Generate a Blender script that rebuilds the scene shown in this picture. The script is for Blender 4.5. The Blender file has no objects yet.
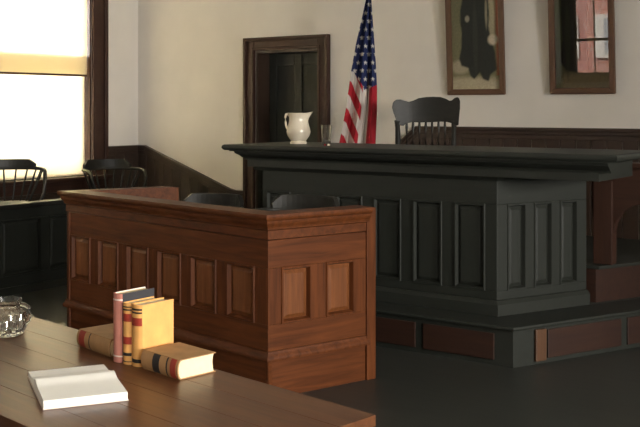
import bpy, bmesh, math, random
from mathutils import Vector, Matrix
random.seed(7)
R = math.radians
sc = bpy.context.scene
C = bpy.context.collection

# ------------------------------------------------------------------ camera, world, light, exposure
EYE = 1.65
cam_d = bpy.data.cameras.new('camera')
cam = bpy.data.objects.new('camera', cam_d)
C.objects.link(cam)
cam.location = (0, 0, EYE)
YAW = math.atan2(0.5758, 0.8176)          # the camera looks into the room at a slant
cam.rotation_euler = (R(90), 0, YAW)
cam_d.sensor_width = 36.0
cam_d.lens = 36.0 * 1000 / 640
cam_d.shift_y = -(213.5 - 108) / 640
cam_d.clip_start = 0.05
sc.camera = cam

ROT = 0.0                                  # the room is square to the world axes: x along the back wall, y towards it
def room(x, y, z=0.0): return Vector((x, y, z))
def V(x, y, z=None):                       # a spot given as metres to the side of and ahead of where the photographer stands
    c, s = math.cos(YAW), math.sin(YAW)
    p = (c * x - s * y, s * x + c * y)
    return Vector(p) if z is None else Vector((p[0], p[1], z))

world = bpy.data.worlds.new('sky')
sc.world = world
world.use_nodes = True
bg = world.node_tree.nodes['Background']
bg.inputs[0].default_value = (0.80, 0.88, 1.0, 1)
bg.inputs[1].default_value = 3.0

def sun(name, direction, power, color):
    l = bpy.data.lights.new(name, 'SUN'); l.energy = power; l.color = color; l.angle = R(1)
    o = bpy.data.objects.new(name, l); C.objects.link(o)
    o.rotation_euler = Vector(direction).to_track_quat('-Z', 'Y').to_euler()
sun('sun', room(0.12, -1.0, -0.85), 32.0, (1.0, 0.95, 0.88))

def daylight(name, loc, direction, w, h, power, color):
    l = bpy.data.lights.new(name, 'AREA'); l.shape = 'RECTANGLE'; l.size = w; l.size_y = h
    l.energy = power; l.color = color
    o = bpy.data.objects.new(name, l); C.objects.link(o)
    o.location = loc
    o.rotation_euler = Vector(direction).to_track_quat('-Z', 'Z').to_euler()
    return o
WARM = (1.0, 0.95, 0.88)
COOL = (1.0, 0.95, 0.86)
# daylight coming in at the tall windows of the right wall and of the left wall
for yy in (-1.5, 1.3, 4.1):
    daylight('window_daylight', room(4.95, yy, 2.15), room(-1, 0, -0.30), 1.25, 2.4, 900, WARM)
daylight('shade_daylight', room(-9.30, 7.17, 2.12), room(1, 0, 0), 2.2, 3.4, 950, (1.0, 0.97, 0.93))
daylight('shade_daylight', room(-9.30, 3.96, 2.12), room(1, 0, 0), 2.2, 3.4, 950, (1.0, 0.97, 0.93))

vs = sc.view_settings
vs.view_transform = 'Standard'; vs.look = 'None'; vs.gamma = 1.0; vs.use_curve_mapping = False
vs.exposure = 0.12

# ------------------------------------------------------------------ materials
MATS = {}
def newmat(name):
    m = bpy.data.materials.new(name); m.use_nodes = True
    MATS[name] = m
    return m, m.node_tree, m.node_tree.nodes['Principled BSDF']

def wood(name, c1, c2, rough=0.4, axis='X', scale=1.0, coat=0.25, spec=0.5, bump=0.04):
    m, t, b = newmat(name)
    N, L = t.nodes, t.links
    tc = N.new('ShaderNodeTexCoord'); mp = N.new('ShaderNodeMapping')
    st = {'X': (0.9, 12, 12), 'Y': (12, 0.9, 12), 'Z': (12, 12, 0.9)}[axis]
    mp.inputs['Scale'].default_value = [s * scale for s in st]
    oi = N.new('ShaderNodeObjectInfo')
    ad = N.new('ShaderNodeVectorMath'); ad.operation = 'ADD'
    L.new(tc.outputs['Object'], ad.inputs[0]); L.new(oi.outputs['Random'], ad.inputs[1])
    L.new(ad.outputs[0], mp.inputs[0])
    n1 = N.new('ShaderNodeTexNoise'); n1.inputs['Scale'].default_value = 2.2
    n1.inputs['Detail'].default_value = 6; n1.inputs['Roughness'].default_value = 0.62
    n1.inputs['Distortion'].default_value = 0.7
    L.new(mp.outputs[0], n1.inputs['Vector'])
    r = N.new('ShaderNodeValToRGB')
    r.color_ramp.elements[0].position = 0.30; r.color_ramp.elements[0].color = (*c2, 1)
    r.color_ramp.elements[1].position = 0.72; r.color_ramp.elements[1].color = (*c1, 1)
    L.new(n1.outputs['Fac'], r.inputs[0]); L.new(r.outputs[0], b.inputs['Base Color'])
    b.inputs['Roughness'].default_value = rough
    b.inputs['Specular IOR Level'].default_value = spec
    b.inputs['Coat Weight'].default_value = coat
    b.inputs['Coat Roughness'].default_value = 0.25
    if bump:
        bp = N.new('ShaderNodeBump'); bp.inputs['Strength'].default_value = bump * 3
        bp.inputs['Distance'].default_value = 0.004
        L.new(n1.outputs['Fac'], bp.inputs['Height']); L.new(bp.outputs[0], b.inputs['Normal'])
    return m

def plain(name, col, rough=0.6, spec=0.4, noise=0.0, nscale=6.0, bump=0.0, metallic=0.0, coat=0.0):
    m, t, b = newmat(name)
    N, L = t.nodes, t.links
    b.inputs['Roughness'].default_value = rough; b.inputs['Specular IOR Level'].default_value = spec
    b.inputs['Metallic'].default_value = metallic; b.inputs['Coat Weight'].default_value = coat
    tc = N.new('ShaderNodeTexCoord'); n1 = N.new('ShaderNodeTexNoise')
    n1.inputs['Scale'].default_value = nscale; n1.inputs['Detail'].default_value = 5
    L.new(tc.outputs['Object'], n1.inputs['Vector'])
    r = N.new('ShaderNodeValToRGB')
    r.color_ramp.elements[0].position = 0.3; r.color_ramp.elements[1].position = 0.7
    r.color_ramp.elements[0].color = (*[c * (1 - noise) for c in col], 1)
    r.color_ramp.elements[1].color = (*[min(1, c * (1 + noise)) for c in col], 1)
    L.new(n1.outputs['Fac'], r.inputs[0]); L.new(r.outputs[0], b.inputs['Base Color'])
    if bump:
        bp = N.new('ShaderNodeBump'); bp.inputs['Strength'].default_value = bump
        bp.inputs['Distance'].default_value = 0.003
        L.new(n1.outputs['Fac'], bp.inputs['Height']); L.new(bp.outputs[0], b.inputs['Normal'])
    return m

def attr_mat(name, rough=0.7, spec=0.2):
    m, t, b = newmat(name)
    a = t.nodes.new('ShaderNodeAttribute'); a.attribute_name = 'Col'
    t.links.new(a.outputs['Color'], b.inputs['Base Color'])
    b.inputs['Roughness'].default_value = rough; b.inputs['Specular IOR Level'].default_value = spec
    return m

def pane_mat(name, tint=(1, 1, 1), ior=1.5):
    m, t, b = newmat(name)
    N, L = t.nodes, t.links
    N.remove(b); out = N['Material Output']
    fr = N.new('ShaderNodeFresnel'); fr.inputs[0].default_value = ior
    tr = N.new('ShaderNodeBsdfTransparent'); tr.inputs[0].default_value = (*tint, 1)
    gl = N.new('ShaderNodeBsdfGlossy'); gl.inputs['Roughness'].default_value = 0.0
    mx = N.new('ShaderNodeMixShader')
    L.new(fr.outputs[0], mx.inputs[0]); L.new(tr.outputs[0], mx.inputs[1]); L.new(gl.outputs[0], mx.inputs[2])
    L.new(mx.outputs[0], out.inputs[0])
    return m

def shade_mat(name, col, trans):
    m, t, b = newmat(name)
    N, L = t.nodes, t.links
    N.remove(b); out = N['Material Output']
    tr = N.new('ShaderNodeBsdfTranslucent'); tr.inputs[0].default_value = (*trans, 1)
    df = N.new('ShaderNodeBsdfDiffuse'); df.inputs[0].default_value = (*col, 1)
    mx = N.new('ShaderNodeMixShader'); mx.inputs[0].default_value = 0.62
    L.new(df.outputs[0], mx.inputs[1]); L.new(tr.outputs[0], mx.inputs[2]); L.new(mx.outputs[0], out.inputs[0])
    return m

def glass_mat(name):
    m, t, b = newmat(name)
    b.inputs['Base Color'].default_value = (0.95, 0.97, 0.96, 1)
    b.inputs['Transmission Weight'].default_value = 1.0
    b.inputs['Roughness'].default_value = 0.03; b.inputs['IOR'].default_value = 1.5
    return m

def brick_mat(name):
    m, t, b = newmat(name)
    N, L = t.nodes, t.links
    tc = N.new('ShaderNodeTexCoord'); mp = N.new('ShaderNodeMapping')
    mp.inputs['Rotation'].default_value = (R(90), 0, 0)
    br = N.new('ShaderNodeTexBrick'); br.inputs['Scale'].default_value = 4.0
    br.inputs['Color1'].default_value = (0.42, 0.15, 0.11, 1); br.inputs['Color2'].default_value = (0.34, 0.11, 0.08, 1)
    br.inputs['Mortar'].default_value = (0.55, 0.5, 0.45, 1)
    L.new(tc.outputs['Object'], mp.inputs[0]); L.new(mp.outputs[0], br.inputs['Vector'])
    L.new(br.outputs['Color'], b.inputs['Base Color']); b.inputs['Roughness'].default_value = 0.9
    return m

plain('plaster', (0.72, 0.685, 0.63), 0.9, 0.2, 0.03, 3.0, 0.05)
plain('ceiling_paint', (0.80, 0.77, 0.71), 0.9, 0.2, 0.02)
wood('floor_wood', (0.037, 0.039, 0.033), (0.027, 0.029, 0.024), 0.45, 'X', 0.6, 0.1)
for ax in 'XYZ':
    wood('box_wood_' + ax, (0.135, 0.041, 0.012), (0.055, 0.016, 0.005), 0.45, ax, 1.0, 0.0, 0.14)
    wood('box_panel_' + ax, (0.200, 0.068, 0.020), (0.100, 0.032, 0.009), 0.45, ax, 1.0, 0.0, 0.25)
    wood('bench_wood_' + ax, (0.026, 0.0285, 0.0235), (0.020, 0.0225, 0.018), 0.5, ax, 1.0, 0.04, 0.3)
    wood('dark_trim_' + ax, (0.052, 0.030, 0.019), (0.030, 0.018, 0.012), 0.42, ax, 1.0, 0.15)
    wood('riser_wood_' + ax, (0.044, 0.019, 0.011), (0.025, 0.011, 0.008), 0.42, ax, 1.0, 0.15)
    wood('table_wood_' + ax, (0.125, 0.046, 0.015), (0.066, 0.023, 0.008), 0.36, ax, 1.4, 0.05, 0.33)
    wood('frame_wood_' + ax, (0.125, 0.058, 0.026), (0.075, 0.034, 0.016), 0.42, ax, 1.0, 0.2)
    wood('chair_wood_' + ax, (0.022, 0.021, 0.017), (0.015, 0.0145, 0.012), 0.5, ax, 1.0, 0.05, 0.3)
    wood('casing_wood_' + ax, (0.058, 0.025, 0.015), (0.032, 0.015, 0.010), 0.5, ax, 1.0, 0.05, 0.3)
plain('bronze', (0.14, 0.10, 0.05), 0.4, 0.5, 0.1, 20, 0, 0.9)
plain('ironstone', (0.72, 0.64, 0.50), 0.22, 0.5, 0.02, 5, 0, 0, 0.4)
plain('page_paper', (0.80, 0.66, 0.42), 0.85, 0.1, 0.05, 40)
plain('white_paper', (0.92, 0.90, 0.83), 0.8, 0.15, 0.02, 20)
plain('tan_leather', (0.70, 0.36, 0.11), 0.6, 0.3, 0.12, 14, 0.15)
plain('brown_leather', (0.36, 0.20, 0.085), 0.6, 0.3, 0.18, 14, 0.15)
plain('pink_cloth', (0.50, 0.20, 0.15), 0.7, 0.2, 0.12, 18, 0.1)
plain('pale_board', (0.72, 0.62, 0.54), 0.7, 0.2, 0.05, 18)
plain('dark_edge', (0.035, 0.034, 0.038), 0.6, 0.3, 0.1, 18)
plain('red_label', (0.30, 0.035, 0.020), 0.55, 0.3, 0.1, 30)
plain('black_label', (0.022, 0.018, 0.016), 0.55, 0.3, 0.1, 30)
plain('sash_paint', (0.42, 0.30, 0.15), 0.5, 0.4, 0.06, 12)
plain('white_stone', (0.62, 0.58, 0.52), 0.9, 0.2, 0.06, 3)
plain('far_pane', (0.30, 0.31, 0.32), 0.3, 0.5, 0.1, 3)  # lightened grey: the sky's reflection in the distant panes is put into the colour
plain('street', (0.20, 0.20, 0.19), 0.95, 0.2, 0.15, 2)
shade_mat('shade_cloth', (0.80, 0.74, 0.60), (0.84, 0.78, 0.62))
pane_mat('window_glass')
pane_mat('picture_glass')
glass_mat('cut_glass')
attr_mat('flag_cloth', 0.8, 0.15)
attr_mat('oil_paint', 0.6, 0.2)
brick_mat('brick_wall')
M = MATS

# ------------------------------------------------------------------ mesh helpers
class MB:
    def __init__(s): s.v, s.f = [], []
    def add(s, vs, fs):
        k = len(s.v); s.v += [tuple(p) for p in vs]; s.f += [tuple(k + i for i in q) for q in fs]; return s
    def box(s, x0, x1, y0, y1, z0, z1):
        vs = [(x, y, z) for z in (z0, z1) for y in (y0, y1) for x in (x0, x1)]
        return s.add(vs, [(0, 2, 3, 1), (4, 5, 7, 6), (0, 1, 5, 4), (2, 6, 7, 3), (0, 4, 6, 2), (1, 3, 7, 5)])
    def prism(s, poly, z0, z1):
        n = len(poly)
        vs = [(x, y, z0) for x, y in poly] + [(x, y, z1) for x, y in poly]
        fs = [tuple(range(n))[::-1], tuple(range(n, 2 * n))] + [(i, (i + 1) % n, n + (i + 1) % n, n + i) for i in range(n)]
        return s.add(vs, fs)
    def plate(s, poly, y0, y1, bend=None):           # outline in x-z, thickness in y
        n = len(poly); b = bend or (lambda x: 0.0)
        vs = [(x, y0 + b(x), z) for x, z in poly] + [(x, y1 + b(x), z) for x, z in poly]
        fs = [tuple(range(n)), tuple(range(n, 2 * n))[::-1]] + [(i, (i + 1) % n, n + (i + 1) % n, n + i) for i in range(n)]
        return s.add(vs, fs)
    def sweep(s, prof, path, side=1):                # prof: (offset outwards, z); mitred along an open plan path
        P = [Vector(p) for p in path]; m = len(prof); rings = []
        for i, p in enumerate(P):
            ns = []
            for a, b in ((i - 1, i), (i, i + 1)):
                if 0 <= a and b < len(P):
                    t = (P[b] - P[a]).normalized(); ns.append(Vector((t.y, -t.x)) * side)
            n = ns[0] if len(ns) == 1 else (ns[0] + ns[1]) / (1 + ns[0].dot(ns[1]))
            rings.append([(p.x + n.x * o, p.y + n.y * o, z) for o, z in prof])
        vs = [q for r in rings for q in r]; fs = []
        for i in range(len(P) - 1):
            for j in range(m):
                fs.append((i * m + j, i * m + (j + 1) % m, (i + 1) * m + (j + 1) % m, (i + 1) * m + j))
        fs += [tuple(range(m)), tuple(range((len(P) - 1) * m, len(P) * m))[::-1]]
        return s.add(vs, fs)
    def lathe(s, prof, seg=24, cx=0, cy=0, deform=None):
        n = len(prof); vs = []
        for k in range(seg):
            a = 2 * math.pi * k / seg
            for r, z in prof:
                d = deform(a, r, z) if deform else (r * math.cos(a), r * math.sin(a), z)
                vs.append((cx + d[0], cy + d[1], d[2]))
        fs = []
        for k in range(seg):
            k2 = (k + 1) % seg
            for j in range(n - 1):
                fs.append((k * n + j, k2 * n + j, k2 * n + j + 1, k * n + j + 1))
        fs.append(tuple(k * n for k in range(seg))); fs.append(tuple(k * n + n - 1 for k in range(seg)))
        return s.add(vs, fs)
    def tube(s, pts, rad, seg=8, flat=1.0):
        P = [Vector(p) for p in pts]; n = len(P); vs = []; up = Vector((0, 0, 1))
        rr = rad if isinstance(rad, (list, tuple)) else [rad] * n
        for i, p in enumerate(P):
            t = (P[min(i + 1, n - 1)] - P[max(i - 1, 0)]).normalized()
            a = t.cross(up)
            if a.length < 1e-3: a = t.cross(Vector((0, 1, 0)))
            a.normalize(); b = a.cross(t)
            for k in range(seg):
                w = 2 * math.pi * k / seg
                vs.append(p + a * rr[i] * math.cos(w) + b * rr[i] * flat * math.sin(w))
        fs = [(i * seg + k, i * seg + (k + 1) % seg, (i + 1) * seg + (k + 1) % seg, (i + 1) * seg + k) for i in range(n - 1) for k in range(seg)]
        fs += [tuple(range(seg))[::-1], tuple(range((n - 1) * seg, n * seg))]
        return s.add(vs, fs)
    def mesh(s, name, mat, smooth=False):
        me = bpy.data.meshes.new(name); me.from_pydata(s.v, [], s.f)
        bm = bmesh.new(); bm.from_mesh(me); bmesh.ops.recalc_face_normals(bm, faces=bm.faces); bm.to_mesh(me); bm.free()
        if mat: me.materials.append(M[mat])
        if smooth:
            me.polygons.foreach_set('use_smooth', [True] * len(me.polygons))
            try: me.set_sharp_from_angle(angle=R(40))
            except Exception: pass
        return me
    def build(s, name, mat, parent=None, bevel=0.0, smooth=False, loc=(0, 0, 0), rz=0.0, rot=None):
        o = bpy.data.objects.new(name, s.mesh(name, mat, smooth)); C.objects.link(o)
        o.location = loc; o.rotation_euler = rot if rot else (0, 0, rz)
        if parent: o.parent = parent
        if bevel:
            b = o.modifiers.new('bevel', 'BEVEL'); b.width = bevel; b.segments = 2; b.limit_method = 'ANGLE'; b.angle_limit = R(35)
        return o

def put(name, me, parent, loc=(0, 0, 0), rz=0.0):
    o = bpy.data.objects.new(name, me); C.objects.link(o)
    o.location = loc; o.rotation_euler = (0, 0, rz); o.parent = parent
    return o
def tag(o, label, cat, group=None):
    o['label'] = label; o['category'] = cat
    if group: o['group'] = group
    return o
def thing(name, label, cat, loc=(0, 0, 0), rz=0.0, group=None, rot=None):
    o = bpy.data.objects.new(name, None); C.objects.link(o)
    o.empty_display_size = 0.1; o.location = loc; o.rotation_euler = rot if rot else (0, 0, rz)
    return tag(o, label, cat, group)
def struct(o): o['kind'] = 'structure'; return o
def sempty(name, loc=(0, 0, 0), rz=0.0):
    o = bpy.data.objects.new(name, None); C.objects.link(o); o.location = loc; o.rotation_euler = (0, 0, rz)
    return struct(o)

# ------------------------------------------------------------------ the room shell (room axes)
XL, XR, YB, YR, H, TH = -8.74, 4.5, 8.6, -5.0, 3.95, 0.30
WIN_L = [(6.48, 7.86), (3.27, 4.65)]                 # along y on the left wall
WIN_R = [(-2.13, -0.87), (0.67, 1.93), (3.47, 4.73)]
WIN_B = [(-8.50, -7.52)]                             # along x on the rear wall
ZS, ZT = 0.88, 3.36
DOOR = (-6.92, -6.06, 2.28)                          # x0, x1, head height

fl = struct(MB().box(XL - TH, XR + TH, YR - TH, YB + TH, -0.12, 0).build('floor', 'floor_wood', rz=ROT))
ce = struct(MB().box(XL - TH, XR + TH, YR - TH, YB + TH, H, H + 0.15).build('ceiling', 'ceiling_paint', rz=ROT))
def wall(name, axis, c0, c1, a0, a1, holes):
    m = MB()
    def bx(s0, s1, z0, z1):
        if s1 - s0 < 1e-6 or z1 - z0 < 1e-6: return
        m.box(s0, s1, c0, c1, z0, z1) if axis == 'x' else m.box(c0, c1, s0, s1, z0, z1)
    s = a0
    for h0, h1, z0, z1 in sorted(holes):
        bx(s, h0, 0, H); bx(h0, h1, 0, z0); bx(h0, h1, z1, H); s = h1
    bx(s, a1, 0, H)
    return struct(m.build(name, 'plaster', rz=ROT))
wall('wall_back', 'x', YB, YB + TH, XL - TH, XR + TH, [(DOOR[0], DOOR[1], 0, DOOR[2])])
wall('wall_left', 'y', XL - TH, XL, YR, YB, [(a, b, ZS, ZT) for a, b in WIN_L])
wall('wall_right', 'y', XR, XR + TH, YR, YB, [(a, b, ZS, ZT) for a, b in WIN_R])
wall('wall_rear', 'x', YR - TH, YR, XL - TH, XR + TH, [(a, b, 0.88, 2.75) for a, b in WIN_B])

# windows: built in a frame whose x runs along the wall, y points outdoors, z up
def window(idx, centre, rz, w, z0, z1, zm, shades, muntin):
    e = sempty('window_%d' % idx, centre, rz)
    hw = w / 2; cw = 0.21
    for s in (-1, 1):
        x0, x1 = (hw, hw + cw) if s > 0 else (-hw - cw, -hw)
        m = MB().box(x0, x1, -0.035, 0.0, z0 - 0.12, z1 + cw)
        xa, xb = (hw + cw - 0.05, hw + cw) if s > 0 else (-hw - cw, -hw - cw + 0.05)
        m.box(xa, xb, -0.06, -0.035, z0 - 0.12, z1 + cw)
        m.build('window_casing', 'casing_wood_Z', e, 0.006)
        MB().box(*((hw - 0.02, hw) if s > 0 else (-hw, -hw + 0.02)), 0.0, 0.29, z0, z1).build('window_jamb', 'casing_wood_Z', e)
    MB().box(-hw - cw - 0.02, hw + cw + 0.02, -0.05, 0.0, z1, z1 + cw).build('window_head', 'casing_wood_X', e, 0.006)
    MB().box(-hw - cw - 0.04, hw + cw + 0.04, -0.11, 0.29, z0 - 0.04, z0).build('window_sill', 'casing_wood_X', e, 0.008)
    MB().box(-hw - cw, hw + cw, -0.03, 0.0, z0 - 0.16, z0 - 0.04).build('window_apron', 'casing_wood_X', e, 0.006)
    for lo, hi, yy in ((z0, zm + 0.03, 0.13), (zm - 0.03, z1, 0.18)):
        m = MB(); b = 0.05
        m.box(-hw + .02, -hw + .02 + b, yy, yy + .04, lo, hi).box(hw - .02 - b, hw - .02, yy, yy + .04, lo, hi)
        m.box(-hw + .02 + b, hw - .02 - b, yy, yy + .04, lo, lo + b).box(-hw + .02 + b, hw - .02 - b, yy, yy + .04, hi - b, hi)
        sash = m.build('sash', 'sash_paint', e)
        if muntin:
            MB().box(-.012, .012, yy + .005, yy + .035, lo + b, hi - b).build('muntin', 'sash_paint', sash)
            cells = [(-hw + .07, -.012), (.012, hw - .07)]
        else: cells = [(-hw + .07, hw - .07)]
        for a, c in cells:
            MB().box(a, c, yy + .018, yy + .022, lo + b, hi - b).build('pane', 'window_glass', sash)
    if shades:
        for lo, hi, yy in ((zm - .10, z1 - .02, 0.035), (z0 + .005, zm + .11, 0.075)):
            s = MB().box(-hw + .035, hw - .035, yy, yy + .0012, lo, hi).build('roller_shade', 'shade_cloth', e)
            zz = lo if yy < .05 else hi
            MB().box(-hw + .035, hw - .035, yy - .004, yy + .006, zz - .012, zz + .012).build('hem_bar', 'casing_wood_X', s, 0.003)
    return e
for i, (a, b) in enumerate(WIN_L):
    window(1 + i, room(XL, (a + b) / 2), ROT + R(90), b - a, ZS, ZT, 2.12, True, False)
window(3, room((WIN_B[0][0] + WIN_B[0][1]) / 2, YR), ROT + R(180), 0.98, 0.88, 2.75, 1.68, False, True)
for i, (a, b) in enumerate(WIN_R):
    window(4 + i, room(XR, (a + b) / 2), ROT - R(90), b - a, ZS, ZT, 2.12, False, True)

# door with its casing
e = sempty('door_1', room((DOOR[0] + DOOR[1]) / 2, YB), ROT)
dw = (DOOR[1] - DOOR[0]) / 2; dh = DOOR[2]
for s in (-1, 1):
    x0, x1 = sorted((s * dw, s * (dw + .14)))
    m = MB().box(x0, x1, -.035, 0, 0, dh + .14)
    xa, xb = sorted((s * (dw + .10), s * (dw + .14)))
    m.box(xa, xb, -.06, -.035, 0, dh + .14)
    xa, xb = sorted((s * dw, s * (dw + .03)))
    m.box(xa, xb, -.05, -.035, 0, dh + .03)
    m.build('door_casing', 'casing_wood_Z', e, .006)
    xa, xb = sorted((s * (dw - .03), s * dw))
    MB().box(xa, xb, 0, .29, 0, dh).build('door_jamb', 'dark_trim_Z', e)
MB().box(-dw, dw, -.035, 0, dh, dh + .14).box(-dw - .10, dw + .10, -.06, -.035, dh + .10, dh + .14).box(-dw, dw, -.05, -.035, dh, dh + .03).build('door_head', 'casing_wood_X', e, .006)
MB().box(-dw + .03, dw - .03, 0, .29, dh - .03, dh).build('door_head_jamb', 'dark_trim_X', e)
leaf = MB().box(-dw + .03, dw - .03, .22, .255, 0.01, dh - .03).build('door_leaf', 'bench_wood_Z', e)
for x0, x1 in ((-dw + .03, -dw + .13), (-.05, .05), (dw - .13, dw - .03)):
    MB().box(x0, x1, .20, .22, .01, dh - .03).build('door_stile', 'bench_wood_Z', leaf, .005)
for z0, z1 in ((.01, .22), (.95, 1.10), (dh - .16, dh - .03)):
    for x0, x1 in ((-dw + .13, -.05), (.05, dw - .13)):
        MB().box(x0, x1, .20, .22, z0, z1).build('door_rail', 'bench_wood_X', leaf, .005)
MB().lathe([(0.001, 0), (.012, 0), (.012, .03), (.03, .045), (.03, .06), (.001, .07)], 16).build('door_knob', 'bronze', leaf, smooth=True, loc=(dw - .08, .2, 1.02), rot=(R(90), 0, 0))
struct(MB().box(DOOR[0] - .3, DOOR[1] + .3, YB + TH, YB + TH + .1, 0, H).build('wall_passage', 'dark_trim_Z', rz=ROT))

# wainscot boards with a cap, following the steps
def wainscot(name, pts, flip=False, axis='x', const=YB, bw=0.14):
    e = sempty(name, (0, 0, 0), ROT)
    def top(s):
        for (a, za), (b, zb) in zip(pts, pts[1:]):
            if a <= s <= b: return za + (zb - za) * (s - a) / (b - a)
        return pts[-1][1]
    def P(s, d, z):   # d: distance into the room from the wall face
        return (s, const - d, z) if axis == 'x' else (const + d, s, z)
    s = pts[0][0]; k = 0
    while s < pts[-1][0] - .02:
        s1 = min(s + bw - .006, pts[-1][0]); za, zb = top(s) - .05, top(s1) - .05
        m = MB(); q = [P(s, 0, 0), P(s1, 0, 0), P(s1, 0, zb), P(s, 0, za), P(s, .018, 0), P(s1, .018, 0), P(s1, .018, zb), P(s, .018, za)]
        m.add(q, [(0, 1, 2, 3), (4, 5, 6, 7), (0, 1, 5, 4), (1, 2, 6, 5), (2, 3, 7, 6), (3, 0, 4, 7)])
        m.build('board', 'dark_trim_Z', e, .004); s += bw
    m = MB()
    for (a, za), (b, zb) in zip(pts, pts[1:]):
        for d0, d1, t0, t1 in ((0, .055, -.03, 0), (0, .035, -.065, -.03), (0, .024, -.11, -.065)):
            q = [P(a, d0, za + t0), P(b, d0, zb + t0), P(b, d0, zb + t1), P(a, d0, za + t1), P(a, d1, za + t0), P(b, d1, zb + t0), P(b, d1, zb + t1), P(a, d1, za + t1)]
            m.add(q, [(0, 1, 2, 3), (4, 5, 6, 7), (0, 1, 5, 4), (1, 2, 6, 5), (2, 3, 7, 6), (3, 0, 4, 7)])
    m.build('cap_rail', 'dark_trim_X', e, .005)
    MB().add([P(pts[0][0], d, z) for d in (0, .03) for z in (0, .16)] + [P(pts[-1][0], d, z) for d in (0, .03) for z in (0, .16)],
             [(0, 1, 3, 2), (4, 6, 7, 5), (0, 4, 5, 1), (2, 3, 7, 6), (1, 5, 7, 3), (0, 2, 6, 4)]).build('base_board', 'dark_trim_X', e)
    return e
wainscot('trim_1', [(XL + .019, 1.205), (-8.60, 1.205), (-7.28, .75), (-7.20, .735), (-7.06, .735)])
wainscot('trim_2', [(-5.92, .72), (-5.80, .72), (-4.88, 1.472), (XR, 1.472)])
wainscot('trim_3', [(YR, 0.72), (8.08, 0.72)], axis='y', const=XL)
wainscot('trim_4', [(8.08, 1.205), (YB, 1.205)], axis='y', const=XL)

# ------------------------------------------------------------------ outdoors, seen only as a reflection through the rear window
struct(MB().box(-40, 40, -40, 40, -0.32, -0.14).build('ground', 'street', rz=ROT))
e = thing('brick_building', 'red brick building with pale stone window surrounds outside the window', 'building', room(-12.5, -17.0), ROT)
MB().box(-9, 9, -4, 0, -.14, 9).build('facade', 'brick_wall', e)
MB().box(-9.2, 9.2, -4.2, .25, 9, 9.5).build('cornice', 'white_stone', e)
for k in range(10):
    for zz in (.7, 2.9, 5.1):
        x = -8.1 + 1.8 * k
        f = MB().box(x - .60, x + .60, 0, .12, zz - .15, zz + 1.35).build('window_surround', 'white_stone', e)
        MB().box(x - .27, x + .27, .10, .14, zz, zz + 1.2).build('pane', 'far_pane', f)

# ------------------------------------------------------------------ panelled joinery helper (x left to right seen from outside, outside is -y)
def panel_meshes(pw, ph, wood_key, rise=0.0):
    m = MB(); b = .022
    a0, a1 = -pw / 2, pw / 2
    vs = [(a0, .022, 0), (a1, .022, 0), (a1, .022, ph), (a0, .022, ph),
          (a0 + b, .022, b), (a1 - b, .022, b), (a1 - b, .022, ph - b), (a0 + b, .022, ph - b),
          (a0 + 2 * b, .010, 2 * b), (a1 - 2 * b, .010, 2 * b), (a1 - 2 * b, .010, ph - 2 * b), (a0 + 2 * b, .010, ph - 2 * b)]
    fs = []
    for k in (0, 4):
        for i in range(4): fs.append((k + i, k + (i + 1) % 4, k + 4 + (i + 1) % 4, k + 4 + i))
    fs.append((8, 9, 10, 11)); m.add(vs, fs)
    field = m.mesh('panel', wood_key.replace('box_wood', 'box_panel') + '_Z')
    m = MB(); t = .016
    def frame(i0, i1, y0, y1):
        o = [(a0 + i0, i0), (a1 - i0, i0), (a1 - i0, ph - i0), (a0 + i0, ph - i0)]
        n = [(a0 + i1, i1), (a1 - i1, i1), (a1 - i1, ph - i1), (a0 + i1, ph - i1)]
        vs = [(x, y0, z) for x, z in o] + [(x, y1, z) for x, z in n]
        m.add(vs, [(i, (i + 1) % 4, 4 + (i + 1) % 4, 4 + i) for i in range(4)])
    frame(-.004, -.004 + .004, 0.0, -.008); frame(0, .010, -.008, -.008); frame(.010, .020, -.008, .020)
    mould = m.mesh('moulding', wood_key + '_Z')
    return field, mould

def panelled(parent, A, t, L, z0, z1, npan, stile, rb, rt, key, back=.05, first=None, last=None):
    """rails, stiles and raised panels on one straight side starting at A, running along t; outside is to the right of t's left"""
    ang = math.atan2(t[1], t[0]); A = Vector((A[0], A[1], 0))
    first = stile if first is None else first; last = stile if last is None else last
    def ob(name, m, mat, u, bevel=.003):
        return m.build(name, mat, parent, bevel, loc=A + Vector((t[0] * u, t[1] * u, 0)), rz=ang)
    ob('backing', MB().box(0, L, .024, back, z0, z1), key + '_Z', 0, 0)
    ob('bottom_rail', MB().box(0, L, 0, .024, z0, z0 + rb), key + '_X', 0)
    ob('top_rail', MB().box(0, L, 0, .024, z1 - rt, z1), key + '_X', 0)
    pw = (L - first - last - stile * (npan - 1)) / npan; ph = z1 - rt - z0 - rb
    f, mo = panel_meshes(pw, ph, key)
    u = 0
    for k in range(npan + 1):
        w = first if k == 0 else last if k == npan else stile
        ob('stile', MB().box(0, w, 0, .024, z0 + rb, z1 - rt), key + '_Z', u)
        if k < npan:
            p = put('panel', f, parent, A + Vector((t[0] * (u + w + pw / 2), t[1] * (u + w + pw / 2), z0 + rb)), ang)
            put('moulding', mo, p)
        u += w + pw

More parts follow.
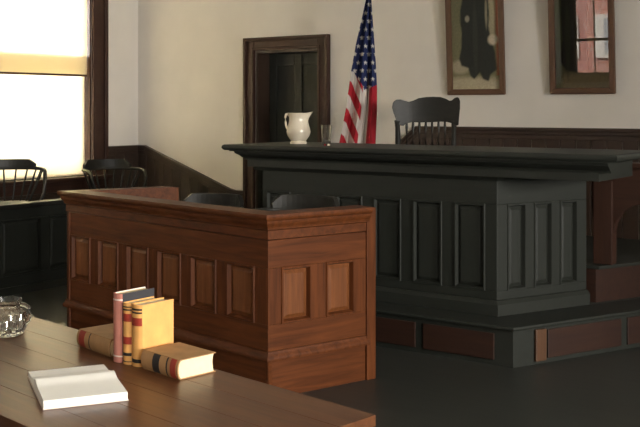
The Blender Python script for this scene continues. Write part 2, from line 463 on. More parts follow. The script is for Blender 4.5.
# ------------------------------------------------------------------ panelled wooden box in front of the bench
bL2, bL, bC = V(-1.150, 7.65), V(-1.832, 7.235), V(-.293, 5.652)
d2 = V(.809, .588); bR = bC + d2 * .725
box = thing('panelled_enclosure', 'reddish brown panelled wooden enclosure with moulded cap rail before the dark bench', 'enclosure', (bC.x, bC.y, 0))
def loc2(p): return Vector((p.x - bC.x, p.y - bC.y))
l2, l1, c0, r0 = loc2(bL2), loc2(bL), loc2(bC), loc2(bR)
ZB, ZP = .25, .90
tl = (c0 - l1).normalized(); tr = (r0 - c0).normalized(); tb = (l1 - l2).normalized()
panelled(box, l1, tl, (c0 - l1).length, ZB + .02, ZP, 6, .105, .15, .16, 'box_wood', first=.07, last=.12)
panelled(box, c0, tr, (r0 - c0).length, ZB + .02, ZP, 2, .11, .15, .16, 'box_wood', first=.09, last=.11)
panelled(box, l2, tb, (l1 - l2).length, ZB + .02, ZP, 2, .11, .15, .16, 'box_wood')
pth = [l2, l1, c0, r0]
MB().sweep([(-.10, ZP + .005), (.004, ZP + .005), (.004, .955), (.014, .962), (.014, .975), (.022, .985), (.03, 1.0), (.03, 1.012), (.042, 1.02), (.048, 1.036), (.044, 1.050), (-.10, 1.053)], pth).build('cap_rail', 'box_wood_X', box, smooth=True)
for A_, B_ in ((l2, l1), (l1, c0), (c0, r0)):
    t_ = (B_ - A_).normalized()
    MB().box(0, (B_ - A_).length, .004, .05, 0, .215).build('base_board', 'box_wood_X', box, loc=(A_.x, A_.y, 0), rz=math.atan2(t_.y, t_.x))
MB().sweep([(-.05, .215), (.018, .215), (.021, .228), (.015, .243), (.008, .252), (.006, .27), (-.05, .27)], pth).build('base_moulding', 'box_wood_X', box, smooth=True)
e_ang = math.atan2(tr.y, tr.x)
MB().box(-.02, .05, -.012, .06, 0, 1.045).build('end_post', 'box_wood_Z', box, .004, loc=(r0.x, r0.y, 0), rz=e_ang)
MB().box(-.05, .02, -.012, .06, 0, 1.045).build('end_post', 'box_wood_Z', box, .004, loc=(l2.x, l2.y, 0), rz=math.atan2(tb.y, tb.x))

# ------------------------------------------------------------------ judge's platform and bench (room axes)
plat = thing('bench_platform', 'low wooden platform with reddish riser panels that carries the dark bench', 'platform', room(0, 0), ROT)
dC = Vector((.42, .907)).normalized()
p0, p1 = Vector((-5.0, 5.894)), Vector((-2.652, 5.894)); p2 = p1 + dC * 2.9
MB().prism([tuple(p0), tuple(p1), tuple(p2), (p2.x, YB - .03), (-5.0, YB - .03)], 0.0, .235).build('riser_core', 'bench_wood_X', plat)
MB().sweep([(-.35, .235), (.02, .235), (.025, .248), (.02, .26), (-.35, .26)], [p0, p1, p1 + dC * 2.68]).build('step_tread', 'bench_wood_X', plat, .003)
MB().prism([(-4.9, 6.20), (-2.95, 6.20), (-2.5, 6.9), tuple(p2 + Vector((-.3, -.1))), (p2.x - .3, YB - .03), (-4.9, YB - .03)], .235, .262).build('platform_floor', 'floor_wood', plat)
tC = (p2 - p1).normalized(); aC = math.atan2(tC.y, tC.x)
for u0, u1 in ((.05, .52), (.60, 1.10), (1.18, 1.64), (1.70, 2.22)):
    MB().box(u0, u1, -.012, 0, .035, .205).build('riser_panel', 'riser_wood_X', plat, .004, loc=(p0.x, p0.y, 0))
for u0, u1 in ((.285, .95), (1.01, 1.7), (1.76, 2.6)):
    MB().box(u0, u1, -.012, 0, .03, .215).build('riser_panel', 'riser_wood_X', plat, .004, loc=(p1.x, p1.y, 0), rz=aC)
MB().box(.175, .265, -.022, 0, .02, .225).build('corner_block', 'frame_wood_Z', plat, .006, loc=(p1.x, p1.y, 0), rz=aC)
upper = thing('upper_step', 'higher dark wooden step behind the bench, with a reddish riser', 'platform', room(0, 0), ROT)
u1 = Vector((-2.50, 6.97)); u2 = u1 + tC * 1.70
MB().prism([(-4.85, 6.97), tuple(u1), tuple(u2), (u2.x, YB - .03), (-4.85, YB - .03)], .262, .50).build('riser', 'riser_wood_X', upper)
MB().prism([(-4.86, 6.96), tuple(u1 + Vector((.03, -.01))), tuple(u2 + Vector((.03, 0))), (u2.x + .03, YB - .03), (-4.86, YB - .03)], .50, .525).build('tread', 'bench_wood_X', upper, .003)

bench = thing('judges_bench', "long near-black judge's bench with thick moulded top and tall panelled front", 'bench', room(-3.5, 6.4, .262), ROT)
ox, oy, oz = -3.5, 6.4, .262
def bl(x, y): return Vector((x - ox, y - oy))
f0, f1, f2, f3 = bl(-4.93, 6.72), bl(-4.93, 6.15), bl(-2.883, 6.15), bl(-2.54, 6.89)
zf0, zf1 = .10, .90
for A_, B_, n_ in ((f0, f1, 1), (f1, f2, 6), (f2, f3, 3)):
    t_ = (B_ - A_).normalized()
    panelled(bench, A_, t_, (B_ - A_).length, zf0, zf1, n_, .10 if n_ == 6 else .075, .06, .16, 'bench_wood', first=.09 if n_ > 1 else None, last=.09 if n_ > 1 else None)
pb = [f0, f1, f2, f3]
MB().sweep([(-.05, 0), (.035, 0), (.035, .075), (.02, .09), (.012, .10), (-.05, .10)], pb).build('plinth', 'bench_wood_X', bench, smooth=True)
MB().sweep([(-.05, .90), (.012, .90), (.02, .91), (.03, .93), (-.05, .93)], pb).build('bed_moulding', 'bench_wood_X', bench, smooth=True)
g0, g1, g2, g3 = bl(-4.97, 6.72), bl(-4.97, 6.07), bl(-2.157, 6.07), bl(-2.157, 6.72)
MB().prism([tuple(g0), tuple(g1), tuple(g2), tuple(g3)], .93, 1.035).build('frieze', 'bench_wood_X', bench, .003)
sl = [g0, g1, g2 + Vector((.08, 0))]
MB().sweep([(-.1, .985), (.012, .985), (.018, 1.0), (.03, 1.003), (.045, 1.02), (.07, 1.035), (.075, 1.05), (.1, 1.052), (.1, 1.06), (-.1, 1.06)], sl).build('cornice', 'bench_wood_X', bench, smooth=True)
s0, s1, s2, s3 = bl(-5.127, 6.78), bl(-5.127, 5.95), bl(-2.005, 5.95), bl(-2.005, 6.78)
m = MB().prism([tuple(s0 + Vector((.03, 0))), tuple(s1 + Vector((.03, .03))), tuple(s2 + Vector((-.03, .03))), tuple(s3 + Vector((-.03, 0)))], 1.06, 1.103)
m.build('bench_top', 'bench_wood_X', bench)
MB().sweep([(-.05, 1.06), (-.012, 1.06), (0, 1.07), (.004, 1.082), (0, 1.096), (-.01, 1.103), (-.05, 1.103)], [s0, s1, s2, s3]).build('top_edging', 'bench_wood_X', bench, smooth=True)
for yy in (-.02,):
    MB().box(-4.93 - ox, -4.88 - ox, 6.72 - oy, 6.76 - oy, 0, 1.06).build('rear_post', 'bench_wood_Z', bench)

# wooden wing beside the bench, on the upper step
wing = thing('wing_partition', 'brown wooden partition with curved bracket and post beside the dark bench', 'partition', room(-2.51, 7.10, .5255), ROT)
MB().box(-.04, .10, -.05, .05, 0, .60).build('post', 'casing_wood_Z', wing, .006)
pts = [(-.06, .45), (-.06, .70), (1.3, .70), (1.3, .45), (.32, .45), (.24, .43), (.17, .38), (.12, .30), (.10, .22), (-.04, .22)]
MB().plate([(x, z) for x, z in pts], -.03, .03).build('header_panel', 'casing_wood_X', wing, .005)
MB().box(-.10, 1.34, -.06, .06, .70, .735).build('cap_rail', 'casing_wood_X', wing, .006)
MB().box(.62, .70, -.04, .0, .45, .72).build('stile', 'frame_wood_Z', wing, .004)
MB().box(1.24, 1.34, -.05, .05, 0, .70).build('post', 'casing_wood_Z', wing, .006)

# ------------------------------------------------------------------ things on the bench
BZ = .262 + 1.103
def on_bench(px, n): # a spot on the bench top given its bearing and its depth
    r = (px - 320) / 1000; y = n / (.5758 * r + .8176)
    return V(r * y, y, BZ)
p = on_bench(298.5, 6.42)
jug = thing('white_pitcher', 'white ceramic pitcher with handle and spout standing on the dark bench', 'pitcher', p, YAW)
prof = [(.001, 0), (.058, 0), (.060, .012), (.052, .022), (.060, .035), (.078, .065), (.085, .095), (.080, .125), (.072, .155), (.066, .180), (.066, .205), (.072, .232), (.078, .245), (.072, .245), (.060, .205), (.060, .18), (.066, .155), (.07, .12), (.07, .08), (.001, .03)]
prof = [(r * 1.14, z) for r, z in prof]
def spout(a, r, z):
    k = max(0, (z - .17) / .075) ** 1.4 * max(0, math.cos(a)) ** 6
    return ((r + .028 * k) * math.cos(a), r * math.sin(a) * (1 - .12 * k), z + .012 * k)
MB().lathe(prof, 40, deform=spout).build('body', 'ironstone', jug, smooth=True)
MB().tube([(-.074, 0, .222), (-.086, 0, .240), (-.099, 0, .238), (-.106, 0, .210), (-.104, 0, .175), (-.100, 0, .145), (-.088, 0, .118)], [.010, .010, .009, .009, .009, .009, .010], 10).build('handle', 'ironstone', jug, smooth=True)
p = on_bench(326.5, 6.22)
MB().lathe([(.001, 0), (.030, 0), (.032, .01), (.034, .05), (.043, .155), (.040, .156), (.031, .05), (.028, .014), (.001, .014)], 12).build('drinking_glass', 'cut_glass', loc=p)
tag(bpy.data.objects['drinking_glass'], 'tall clear drinking glass standing beside the white pitcher on the bench', 'glass')

# ------------------------------------------------------------------ flag
fp = V(.445, 9.13, .525)
flag = thing('american_flag', 'american flag hanging in folds from a floor staff behind the bench', 'flag', fp, YAW)
MB().lathe([(.001, 0), (.17, 0), (.17, .02), (.06, .05), (.03, .09), (.02, .12), (.001, .12)], 24).build('base', 'bronze', flag, smooth=True)
MB().tube([(0, 0, .1), (0, 0, 2.42)], .014, 12).build('staff', 'frame_wood_Z', flag, smooth=True)
MB().lathe([(.001, 2.40), (.02, 2.41), (.022, 2.43), (.008, 2.45), (.028, 2.52), (.001, 2.62)], 12).build('finial', 'bronze', flag, smooth=True)
NU, NV = 96, 220
ZT_, ZB_ = 2.36, .42
def prof_l(z):  # left / right silhouette as z falls
    pts = [(2.36, -.015), (2.11, -.028), (1.9, -.075), (1.7, -.12), (1.45, -.165), (1.1, -.215), (.785, -.275), (.42, -.31)]
    for (a, u), (b, w) in zip(pts, pts[1:]):
        if a >= z >= b: return u + (w - u) * (a - z) / (a - b)
    return pts[-1][1]
def prof_r(z):
    pts = [(2.36, .015), (2.11, .022), (1.8, .045), (1.5, .066), (1.3, .076), (1.1, .075), (.785, .062), (.42, .06)]
    for (a, u), (b, w) in zip(pts, pts[1:]):
        if a >= z >= b: return u + (w - u) * (a - z) / (a - b)
    return pts[-1][1]
RED, WHT, BLU = (.42, .022, .035), (.66, .62, .56), (.022, .032, .10)
def star(dx, dz, r):
    d = math.hypot(dx, dz)
    if d > r: return False
    a = math.atan2(dx, dz) % (2 * math.pi / 5); a = abs(a - math.pi / 5)
    return d < r * (.42 + .58 * (a / (math.pi / 5)) ** 1.2)
def flag_col(u, x, z):
    zb = 1.46 - .36 * max(0, u - .1) if u < .55 else 1.29 + .10 * (u - .55)
    if z > zb:
        row = math.floor(z / .075); zz = z - (row + .5) * .075
        xx = x + (row % 2) * .032; cx = (math.floor(xx / .064) + .5) * .064
        return WHT if star(xx - cx, zz, .021) else BLU
    if u < .50:
        ph = ((zb - z) + (x + .12) * -.9) / .275
        return WHT if (ph % 1.0) < .5 else RED
    if u < .72: return WHT
    return RED
vs_, cols = [], []
for j in range(NV + 1):
    v = j / NV; z = ZT_ + (ZB_ - ZT_) * v; a, b = prof_l(z), prof_r(z)
    for i in range(NU + 1):
        u = i / NU; w = .5 - .5 * math.cos(math.pi * u) if False else u
        x = a + (b - a) * w
        amp = .012 + .05 * min(1, v * 1.3)
        y = -.03 - amp * (math.sin(u * 2 * math.pi * 2.4 + 1.0 + v * .8) + .35 * math.sin(u * 2 * math.pi * 5.1 + v * 2)) - .03 * math.sin(math.pi * u)
        vs_.append((x, y, z)); cols.append(flag_col(u, x, z))
mm = MB().add(vs_, [(j * (NU + 1) + i, j * (NU + 1) + i + 1, (j + 1) * (NU + 1) + i + 1, (j + 1) * (NU + 1) + i) for j in range(NV) for i in range(NU)])
o = mm.build('cloth', 'flag_cloth', flag, smooth=True)
at = o.data.color_attributes.new('Col', 'FLOAT_COLOR', 'POINT')
at.data.foreach_set('color', [c for q in cols for c in (*q, 1.0)])
o.modifiers.new('thickness', 'SOLIDIFY').thickness = .003

# ------------------------------------------------------------------ framed portraits on the back wall
def ell(u, v, cx, cy, rx, ry, soft=.25):
    d = math.hypot((u - cx) / rx, (v - cy) / ry)
    return max(0.0, min(1.0, (1 + soft - d) / (2 * soft)))
def mixc(a, b, t): return tuple(p + (q - p) * t for p, q in zip(a, b))
def inside(poly, x, y):
    r = False
    for (x0, y0), (x1, y1) in zip(poly, poly[1:] + poly[:1]):
        if (y0 > y) != (y1 > y) and x < (x1 - x0) * (y - y0) / (y1 - y0) + x0: r = not r
    return r
def soft(poly, u, v, e=.012):
    return sum(inside(poly, u + a * e, v + b * e * .5) for a in (-1, 0, 1) for b in (-1, 0, 1)) / 9
ROBE_A = [(.32, .94), (.27, .83), (.20, .70), (.19, .60), (.22, .50), (.20, .36), (.15, .27), (.20, .21), (.34, .19), (.38, .12), (.46, .09), (.52, .12), (.58, .15), (.64, .09), (.76, .07), (.80, .13), (.93, .17), (.90, .32), (.82, .44), (.78, .55), (.80, .66), (.78, .80), (.68, .92), (.60, .96), (.42, .96)]
def portrait_a(u, v):
    c = mixc((.175, .165, .090), (.13, .125, .075), v)
    c = mixc(c, (.27, .24, .16), ell(u, v, .82, .62, .10, .20))
    c = mixc(c, (.26, .085, .050), max(0, min(1, (u - .90) / .05)) * (1 if v > .12 else 0))
    c = mixc(c, (.40, .35, .24), ell(u, v, .40, .02, .9, .09))
    c = mixc(c, (.34, .30, .21), ell(u, v, .18, .20, .20, .06))
    c = mixc(c, (.026, .029, .026), soft(ROBE_A, u, v))
    c = mixc(c, (.05, .052, .046), .6 * ell(u, v, .50, .45, .05, .30))
    c = mixc(c, (.20, .18, .13), ell(u, v, .735, .66, .025, .13))
    c = mixc(c, (.28, .25, .20), ell(u, v, .34, .62, .045, .028))
    c = mixc(c, (.42, .36, .27), ell(u, v, .86, .43, .10, .045))
    c = mixc(c, (.40, .28, .20), ell(u, v, .50, 1.0, .085, .04))
    return c
ROBE_B = [(.18, .94), (.14, .80), (.12, .62), (.14, .40), (.10, .22), (.20, .15), (.42, .13), (.60, .15), (.62, .32), (.58, .50), (.62, .66), (.62, .82), (.52, .95)]
def portrait_b(u, v):
    c = mixc((.170, .155, .080), (.11, .11, .065), v)
    c = mixc(c, (.34, .28, .15), ell(u, v, .5, .02, .9, .10))
    c = mixc(c, (.13, .15, .07), ell(u, v, .06, .45, .10, .5))
    c = mixc(c, (.026, .032, .027), soft(ROBE_B, u, v))
    c = mixc(c, (.06, .075, .045), .6 * ell(u, v, .24, .40, .05, .30))
    c = mixc(c, (.40, .28, .20), ell(u, v, .38, 1.0, .085, .04))
    return c
def picture(label, x, fn, w=.60, h=1.18, zb=1.775, tilt=3.2, roll=0.0, ww=.055, glazed=True):
    e = thing('framed_portrait', label, 'picture', room(x, YB - .012, zb), group='framed portraits on the back wall', rot=(R(tilt), R(roll), ROT))
    hw = w / 2
    def prof_side(name, poly, key):
        m = MB(); n = len(poly)
        m.add([(x_, -.035, z_) for x_, z_ in poly] + [(x_, 0, z_) for x_, z_ in poly], [tuple(range(n)), tuple(range(n, 2 * n))[::-1]] + [(i, (i + 1) % n, n + (i + 1) % n, n + i) for i in range(n)])
        m.build(name, key, e, .008)
    prof_side('frame_side', [(-hw, 0), (-hw + ww, ww), (-hw + ww, h - ww), (-hw, h)], 'frame_wood_Z')
    prof_side('frame_side', [(hw, 0), (hw, h), (hw - ww, h - ww), (hw - ww, ww)], 'frame_wood_Z')
    prof_side('frame_side', [(-hw, 0), (hw, 0), (hw - ww, ww), (-hw + ww, ww)], 'frame_wood_X')
    prof_side('frame_side', [(-hw, h), (-hw + ww, h - ww), (hw - ww, h - ww), (hw, h)], 'frame_wood_X')
    nu, nv = 60, 120; cw, ch = w - 2 * ww + .01, h - 2 * ww + .01
    vs, cs = [], []
    for j in range(nv + 1):
        for i in range(nu + 1):
            u, v = i / nu, j / nv
            vs.append(((u - .5) * cw, -.008, h / 2 + (v - .5) * ch)); c = fn(u, v); k = 1 + random.uniform(-.12, .12); cs.append((c[0] * k, c[1] * k, c[2] * k, 1))
    o = MB().add(vs, [(j * (nu + 1) + i, j * (nu + 1) + i + 1, (j + 1) * (nu + 1) + i + 1, (j + 1) * (nu + 1) + i) for j in range(nv) for i in range(nu)]).build('canvas', 'oil_paint', e)
    at = o.data.color_attributes.new('Col', 'FLOAT_COLOR', 'POINT'); at.data.foreach_set('color', [q for c in cs for q in c])
    if glazed: MB().box(-cw / 2, cw / 2, -.018, -.0155, h / 2 - ch / 2, h / 2 + ch / 2).build('glazing', 'picture_glass', e)
    return e
picture('brown framed portrait of a dark standing figure holding something pale, above the carved chair', -4.232, portrait_a, glazed=False)
picture('brown framed portrait of a dark standing figure whose glass mirrors a window', -3.197, portrait_b)

# ------------------------------------------------------------------ judge's chair
jp = V(.105 * 8.50, 8.50, .528)
jc = thing('judges_chair', 'high-backed dark carved wooden chair with turned spindles behind the bench', 'chair', jp, YAW + R(-8))
zs = .46
MB().prism([(-.27, -.25), (.27, -.25), (.25, .24), (-.25, .24)], zs - .05, zs).build('seat', 'chair_wood_X', jc, .015)
for sx in (-1, 1):
    for sy in (-1, 1):
        MB().tube([(sx * .24, sy * .21, zs - .04), (sx * .25, sy * .22, .30), (sx * .26, sy * .24, .12), (sx * .265, sy * .25, 0)], [.022, .028, .020, .016], 10).build('leg', 'chair_wood_Z', jc, smooth=True)
MB().tube([(-.25, 0, .18), (.25, 0, .18)], .013, 8).tube([(-.25, -.23, .18), (-.25, .23, .18)], .013, 8).tube([(.25, -.23, .18), (.25, .23, .18)], .013, 8).build('stretcher', 'chair_wood_X', jc, smooth=True)
k = 8.5 / 6.567 / 1000
zc = lambda y: EYE - ((y / 6.567 + 90) - 108) / 1000 * 8.5 - .525
bend = lambda x: .20 - .9 * x * x
def interp(pts, x):
    for (a, za), (b, zb) in zip(pts, pts[1:]):
        if a <= x <= b: return za + (zb - za) * (x - a) / max(b - a, 1e-6)
    return pts[0][1] if x < pts[0][0] else pts[-1][1]
topc = [((x - 297) * k, zc(y)) for x, y in [(75, 112), (79, 88), (88, 74), (105, 64), (130, 63), (155, 72), (185, 79), (215, 70), (250, 54), (300, 47), (345, 45), (395, 47), (430, 58), (455, 72), (470, 70), (488, 54), (508, 48), (519, 56), (525, 75)]]
botc = [((x - 297) * k, zc(y)) for x, y in [(75, 118), (83, 150), (97, 190), (110, 236), (150, 240), (165, 224), (205, 216), (255, 218), (330, 216), (400, 212), (440, 214), (480, 225), (500, 236), (516, 234), (520, 170), (525, 120)]]
cm = MB(); nc = 90; vv = []
for i in range(nc + 1):
    x = topc[0][0] + (topc[-1][0] - topc[0][0]) * i / nc; zt_, zb_ = interp(topc, x), interp(botc, x); yb = bend(x)
    vv += [(x, yb - .018, zb_), (x, yb - .018, zt_), (x, yb + .022, zt_), (x, yb + .022, zb_)]
cm.add(vv, [(4 * i + j, 4 * i + (j + 1) % 4, 4 * i + 4 + (j + 1) % 4, 4 * i + 4 + j) for i in range(nc) for j in range(4)] + [(0, 1, 2, 3), (4 * nc, 4 * nc + 1, 4 * nc + 2, 4 * nc + 3)])
cm.build('crest', 'chair_wood_X', jc, .004, smooth=True)
zt = zc(228)
for sx in (-1, 1):
    x = sx * .245
    MB().tube([(x, .20 - .9 * x * x, zt + .03), (x * .99, .16, .95), (x * .97, .17, .75), (x * .95, .18, zs - .01)], [.026, .022, .026, .024], 10).build('back_post', 'chair_wood_Z', jc, smooth=True)
    MB().tube([(x * .98, .16, .70), (x * 1.12, .0, .715), (x * 1.16, -.15, .70), (x * 1.14, -.22, .675)], [.018, .022, .026, .020], 10, .7).build('arm', 'chair_wood_Y', jc, smooth=True)
    MB().tube([(x * 1.05, -.17, zs - .01), (x * 1.1, -.165, .58), (x * 1.14, -.16, .69)], [.016, .022, .015], 10).build('arm_post', 'chair_wood_Z', jc, smooth=True)
for i in range(7):
    x = -.165 + .055 * i
    MB().tube([(x, .20 - .9 * x * x, zt + .03), (x, .175, .95), (x, .17, .80), (x, .175, .65), (x, .18, zs - .01)], [.009, .012, .008, .013, .010], 8).build('spindle', 'chair_wood_Z', jc, smooth=True)

# ------------------------------------------------------------------ bow-backed armchairs
def bow_chair(name, label, loc, rz, group, hb=.70, crest_h=.085, w=.29):
    e = thing(name, label, 'chair', loc, rz + YAW, group)
    zs = .44
    MB().prism([(-.23, -.24), (.23, -.24), (.25, -.1), (.24, .12), (.16, .22), (-.16, .22), (-.24, .12), (-.25, -.1)], zs - .04, zs).build('seat', 'chair_wood_X', e, .012)
    for sx in (-1, 1):
        for sy in (-1, 1):
            MB().tube([(sx * .18, sy * .16, zs - .03), (sx * .20, sy * .18, .28), (sx * .22, sy * .20, .14), (sx * .235, sy * .215, 0)], [.018, .023, .016, .013], 8).build('leg', 'chair_wood_Z', e, smooth=True)
        MB().tube([(sx * .215, -.195, .17), (sx * .215, .195, .17)], .011, 8).build('stretcher', 'chair_wood_Y', e, smooth=True)
    MB().tube([(-.215, 0, .17), (.215, 0, .17)], .011, 8).build('stretcher', 'chair_wood_X', e, smooth=True)
    pts = [(w * .86, -.25, zs), (w * .98, -.265, zs + .10), (w * 1.02, -.25, hb - .07), (w * 1.04, -.20, hb - .015), (w * 1.05, -.12, hb)]
    for k in range(0, 13):
        a = math.pi * k / 12
        pts.append((w * 1.05 * math.cos(a), .02 + .26 * math.sin(a), hb))
    pts += [(-x, y, z) for x, y, z in pts[:5]][::-1]
    MB().tube(pts, .019, 10, .9).build('arm_bow', 'chair_wood_X', e, smooth=True)
    n = 16; ring = []
    cr = []
    for k in range(n + 1):
        a = math.pi * (.17 + .66 * k / n); f = min(1, min(k, n - k) / 2.0)
        cr.append((a, .02 + crest_h * (.35 + .65 * f)))
    vs = []
    for a, hh in cr:
        for dr, dz in ((-.016, .0), (.016, .0), (.018, hh), (-.014, hh)):
            vs.append(((w * 1.05 + dr) * math.cos(a), .02 + (.26 + dr) * math.sin(a), hb + dz))
    fs = [(4 * k + j, 4 * k + (j + 1) % 4, 4 * k + 4 + (j + 1) % 4, 4 * k + 4 + j) for k in range(n) for j in range(4)] + [(0, 1, 2, 3), (4 * n, 4 * n + 1, 4 * n + 2, 4 * n + 3)]
    MB().add(vs, fs).build('crest', 'chair_wood_X', e, .004)
    for k in range(11):
        a = math.pi * (-.08 + 1.16 * k / 10); c, s = math.cos(a), math.sin(a)
        top = (w * 1.05 * c, .02 + .26 * s if s > 0 else .02 + .5 * s, hb - .005); bot = (.215 * c, .01 + .185 * s, zs - .005)
        MB().tube([top, tuple((p + q) / 2 for p, q in zip(top, bot)), bot], [.008, .011, .008], 8).build('spindle', 'chair_wood_Z', e, smooth=True)
    return e
def at(px, Y, z): return V((px - 320) / 1000 * Y, Y, z)
riser = thing('jury_riser', 'low dark wooden riser under the armchairs along the window wall', 'platform', room(0, 0), ROT)
MB().box(XL + .03, -7.40, 1.0, YB - .06, .0, .255).build('riser_core', 'bench_wood_Y', riser)
MB().box(XL + .03, -7.38, 1.0, YB - .06, .255, .28).build('riser_top', 'floor_wood', riser)
bow_chair('bow_back_armchair', 'dark bow-backed wooden armchair silhouetted against the bright window', at(7, 9.80, .283), R(24), 'bow-backed armchairs along the window wall', hb=.762, w=.32, crest_h=.07)
bow_chair('bow_back_armchair', 'dark bow-backed wooden armchair in the shadowed corner beside the window casing', at(112, 10.95, .283), R(30), 'bow-backed armchairs along the window wall', hb=.69)
bow_chair('bow_back_armchair', "dark bow-backed armchair standing between the panelled enclosure and the bench's end", at(204, 8.0, 0), R(-20), None, hb=.84)
bow_chair('bow_back_armchair', 'dark bow-backed armchair just inside the short panelled end of the enclosure', at(292, 6.72, 0), R(-30), None, hb=.94)

# dark rail before the jury seats
rail = thing('jury_rail', 'dark panelled rail with a polished top edge before the window armchairs', 'rail', room(-7.32, 4.0), ROT)
panelled(rail, (0, -2.2), (0, 1), 4.8, .05, .76, 9, .09, .12, .10, 'bench_wood')
MB().box(-.10, .045, -2.24, 2.64, .76, .80).build('cap_rail', 'chair_wood_Y', rail, .008)
MB().box(-.05, .025, -2.2, 2.6, 0, .07).build('base_board', 'bench_wood_Y', rail)

# ------------------------------------------------------------------ counsel table
TA = math.atan2(-.702, .712)
tx, ty = .162, 2.90
TL, TW, TZ = 2.5, .765, .76
tab = thing('counsel_table', 'polished brown wooden table of long boards carrying books and a glass pitcher', 'table', V(tx, ty, 0), TA + YAW)
nb = 5; bw = TW / nb
for k in range(nb):
    y0, y1 = -TW + k * bw, -TW + (k + 1) * bw
    r = .0004
    m = MB().box(-TL, 0, y0 + r, y1 - r, TZ - .032, TZ)
    m.build('board', 'table_wood_X', tab, .0012)
MB().box(-TL + .01, -.01, -TW + .01, -.01, TZ - .05, TZ - .033).build('underframe', 'table_wood_X', tab)
for y0, y1 in ((-TW + .05, -TW + .075), (-.075, -.05)):
    MB().box(-TL + .06, -.06, y0, y1, TZ - .15, TZ - .05).build('apron', 'table_wood_X', tab)
for x0, x1 in ((-TL + .06, -TL + .085), (-.085, -.06)):
    MB().box(x0, x1, -TW + .075, -.075, TZ - .15, TZ - .05).build('apron', 'table_wood_Y', tab)
for x in (-TL + .09, -.09):
    for y in (-TW + .09, -.09):
        MB().box(x - .035, x + .035, y - .035, y + .035, TZ - .16, TZ - .05).lathe([(.001, 0), (.022, 0), (.028, .03), (.024, .06), (.036, .30), (.030, .50), (.038, .56), (.030, .58), (.034, .605), (.001, .605)], 16, x, y).build('leg', 'table_wood_Z', tab, smooth=True)

# ------------------------------------------------------------------ books
def book(label, loc, rot, w, d, h, cover, pages, marks, board=None, board2=None, cat='book', group=None):
    """x thickness, y depth with the spine at y=0, z height"""
    e = thing('law_book', label, cat, loc, group=group, rot=rot)
    t = .0035
    MB().box(0, t, .006, d, 0, h).build('cover_board', board or cover, e, .001)
    MB().box(w - t, w, .006, d, 0, h).build('cover_board', board2 or cover, e, .001)
    n = 10; prof = [(w / 2 - w / 2 * math.cos(math.pi * i / n), .012 - .016 * math.sin(math.pi * i / n)) for i in range(n + 1)]
    inner = [(w / 2 - (w / 2 - t) * math.cos(math.pi * i / n), .014 - .013 * math.sin(math.pi * i / n)) for i in range(n + 1)]
    sp = MB().prism(prof + inner[::-1], 0, h).build('spine', cover, e, smooth=True)
    pg = [(t, .014)] + [(x, y + .001) for x, y in inner[1:-1]] + [(w - t, .014), (w - t, d - .006)] + [(w / 2 + (w / 2 - t) * math.cos(math.pi * i / 8), d - .006 - .007 * math.sin(math.pi * i / 8)) for i in range(1, 8)] + [(t, d - .006)]
    MB().prism(pg, .004, h - .004).build('page_block', pages, e, smooth=True)
    for z0, z1, mat in marks:
        pr = [(w / 2 - (w / 2 + .0008) * math.cos(math.pi * i / n), .012 - .0170 * math.sin(math.pi * i / n)) for i in range(1, n)]
        pi_ = [(w / 2 - (w / 2 - .002) * math.cos(math.pi * i / n), .013 - .0150 * math.sin(math.pi * i / n)) for i in range(1, n)]
        MB().prism(pr + pi_[::-1], z0 * h, z1 * h).build('spine_label' if z1 - z0 > .05 else 'spine_band', mat, sp, smooth=True)
    return e
sd = V(.795, -.606); a_s = math.atan2(sd.y, sd.x)
b0 = V(-.7317, 3.518)
TT = TZ + .0005
TANM = [(.70, .83, 'red_label'), (.88, .905, 'black_label'), (.93, .95, 'black_label'), (.33, .45, 'red_label'), (.14, .19, 'black_label'), (.04, .055, 'black_label')]
book('tall upright book with dusty red spine and dark board beside the tan volumes', (b0.x, b0.y, TT), (0, 0, a_s), .050, .155, .240, 'pink_cloth', 'page_paper', [(.90, .92, 'pale_board'), (.08, .10, 'pale_board')], board='pale_board', board2='dark_edge')
p = b0 + sd * .0515
book('upright tan law book between the red-spined book and the outer tan volume', (p.x, p.y, TT), (0, 0, a_s), .044, .150, .212, 'tan_leather', 'page_paper', TANM, group='upright tan law books')
p = b0 + sd * .0965
book('outermost upright tan law book, its bare cover facing the lying book', (p.x, p.y, TT), (0, 0, a_s), .052, .155, .212, 'tan_leather', 'page_paper', [(.66, .79, 'red_label'), (.86, .885, 'black_label'), (.91, .94, 'black_label'), (.06, .12, 'black_label')], group='upright tan law books')
def lying(label, near, hd, w, d, h, marks, cover):
    """near: table spot of the near spine corner; hd: direction of the book's height along the spine"""
    hd = V(*hd).normalized(); near = V(*near); dd = Vector((hd.y, -hd.x))          # spine to fore-edge
    zz = Vector((0, 0, 1))
    # local x (thickness) up, local y (depth) = dd, local z (height) = x cross y
    X = Vector((0, 0, 1)); Y = Vector((dd.x, dd.y, 0)); Z = X.cross(Y)
    mat = Matrix((X, Y, Z)).transposed()
    org = Vector((near[0], near[1], TT))
    if Z.x * hd.x + Z.y * hd.y < 0: org = org + Vector((hd.x, hd.y, 0)) * h
    return book(label, org, mat.to_euler(), w, d, h, cover, 'page_paper', marks)
lying('lying brown law book with pale page ends, in front of the upright tan volumes', (-.462, 3.262), (-.707, .707), .066, .158, .205, [(.06, .20, 'red_label'), (.28, .31, 'black_label'), (.50, .68, 'black_label')], 'brown_leather')
lying('lying brown law book with red spine label, half hidden behind the upright books', (-.748, 3.560), (-.67, .743), .064, .150, .235, [(.76, .93, 'red_label'), (.60, .62, 'black_label')], 'brown_leather')

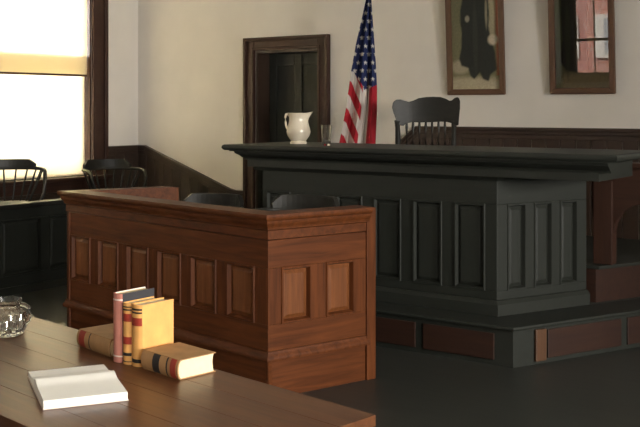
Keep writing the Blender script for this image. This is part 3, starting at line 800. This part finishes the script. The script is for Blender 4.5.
# open book: local x along the gutter, y across the two pages
ob = thing('open_book', 'open book with blank-looking white pages lying flat near the table edge', 'book', V(-.775, 3.175, TT), math.atan2(.383, .924) + YAW)
hx, hy = .124, .197
MB().box(-hx - .003, hx + .003, -hy - .003, hy + .003, 0, .003).build('cover', 'pale_board', ob, .001)
def page_block(y0, y1, thick, g):      # g: gutter y; the paper humps up beside it
    n = 14; top = []
    for i in range(n + 1):
        y = y0 + (y1 - y0) * i / n; f = abs(y - g) / abs((y1 if abs(y1 - g) > abs(y0 - g) else y0) - g)
        z = .003 + thick * (.90 + .35 * math.exp(-((f - .16) / .14) ** 2) - 1.0 * math.exp(-(f / .05) ** 2) - .12 * f)
        top.append((y, z))
    poly = [(y0, .003)] + top + [(y1, .003)]
    m = MB(); k = len(poly)
    m.add([(-hx, y, z) for y, z in poly] + [(hx, y, z) for y, z in poly], [tuple(range(k)), tuple(range(k, 2 * k))[::-1]] + [(i, (i + 1) % k, k + (i + 1) % k, k + i) for i in range(k)])
    return m
gy = .055
page_block(-hy, gy, .030, gy).build('page_block', 'white_paper', ob, smooth=True)
page_block(gy, hy, .018, gy).build('page_block', 'white_paper', ob, smooth=True)

# cut-glass pitcher at the table's far side
gp = thing('glass_pitcher', 'squat cut-glass pitcher with a clear handle on the brown table', 'pitcher', V(-1.235, 3.93, TT), YAW)
def facet(a, r, z):
    k = 1 + (.075 if .02 < z < .085 else .02) * math.cos(10 * a + z * 40)
    sp = max(0, (z - .10) / .04) * max(0, math.cos(a - math.pi)) ** 8
    return ((r * k + .02 * sp) * math.cos(a), (r * k) * math.sin(a), z + .008 * sp)
MB().lathe([(.001, 0), (.060, 0), (.068, .008), (.078, .03), (.080, .065), (.074, .088), (.060, .104), (.056, .116), (.062, .138), (.059, .139), (.052, .116), (.056, .10), (.068, .085), (.072, .06), (.068, .03), (.055, .015), (.001, .013)], 60, deform=facet).build('body', 'cut_glass', gp)
MB().tube([(.056, 0, .118), (.075, 0, .116), (.092, 0, .104), (.097, 0, .08), (.090, 0, .055), (.076, 0, .042)], [.008, .0085, .0085, .008, .008, .008], 10).build('handle', 'cut_glass', gp, smooth=True)
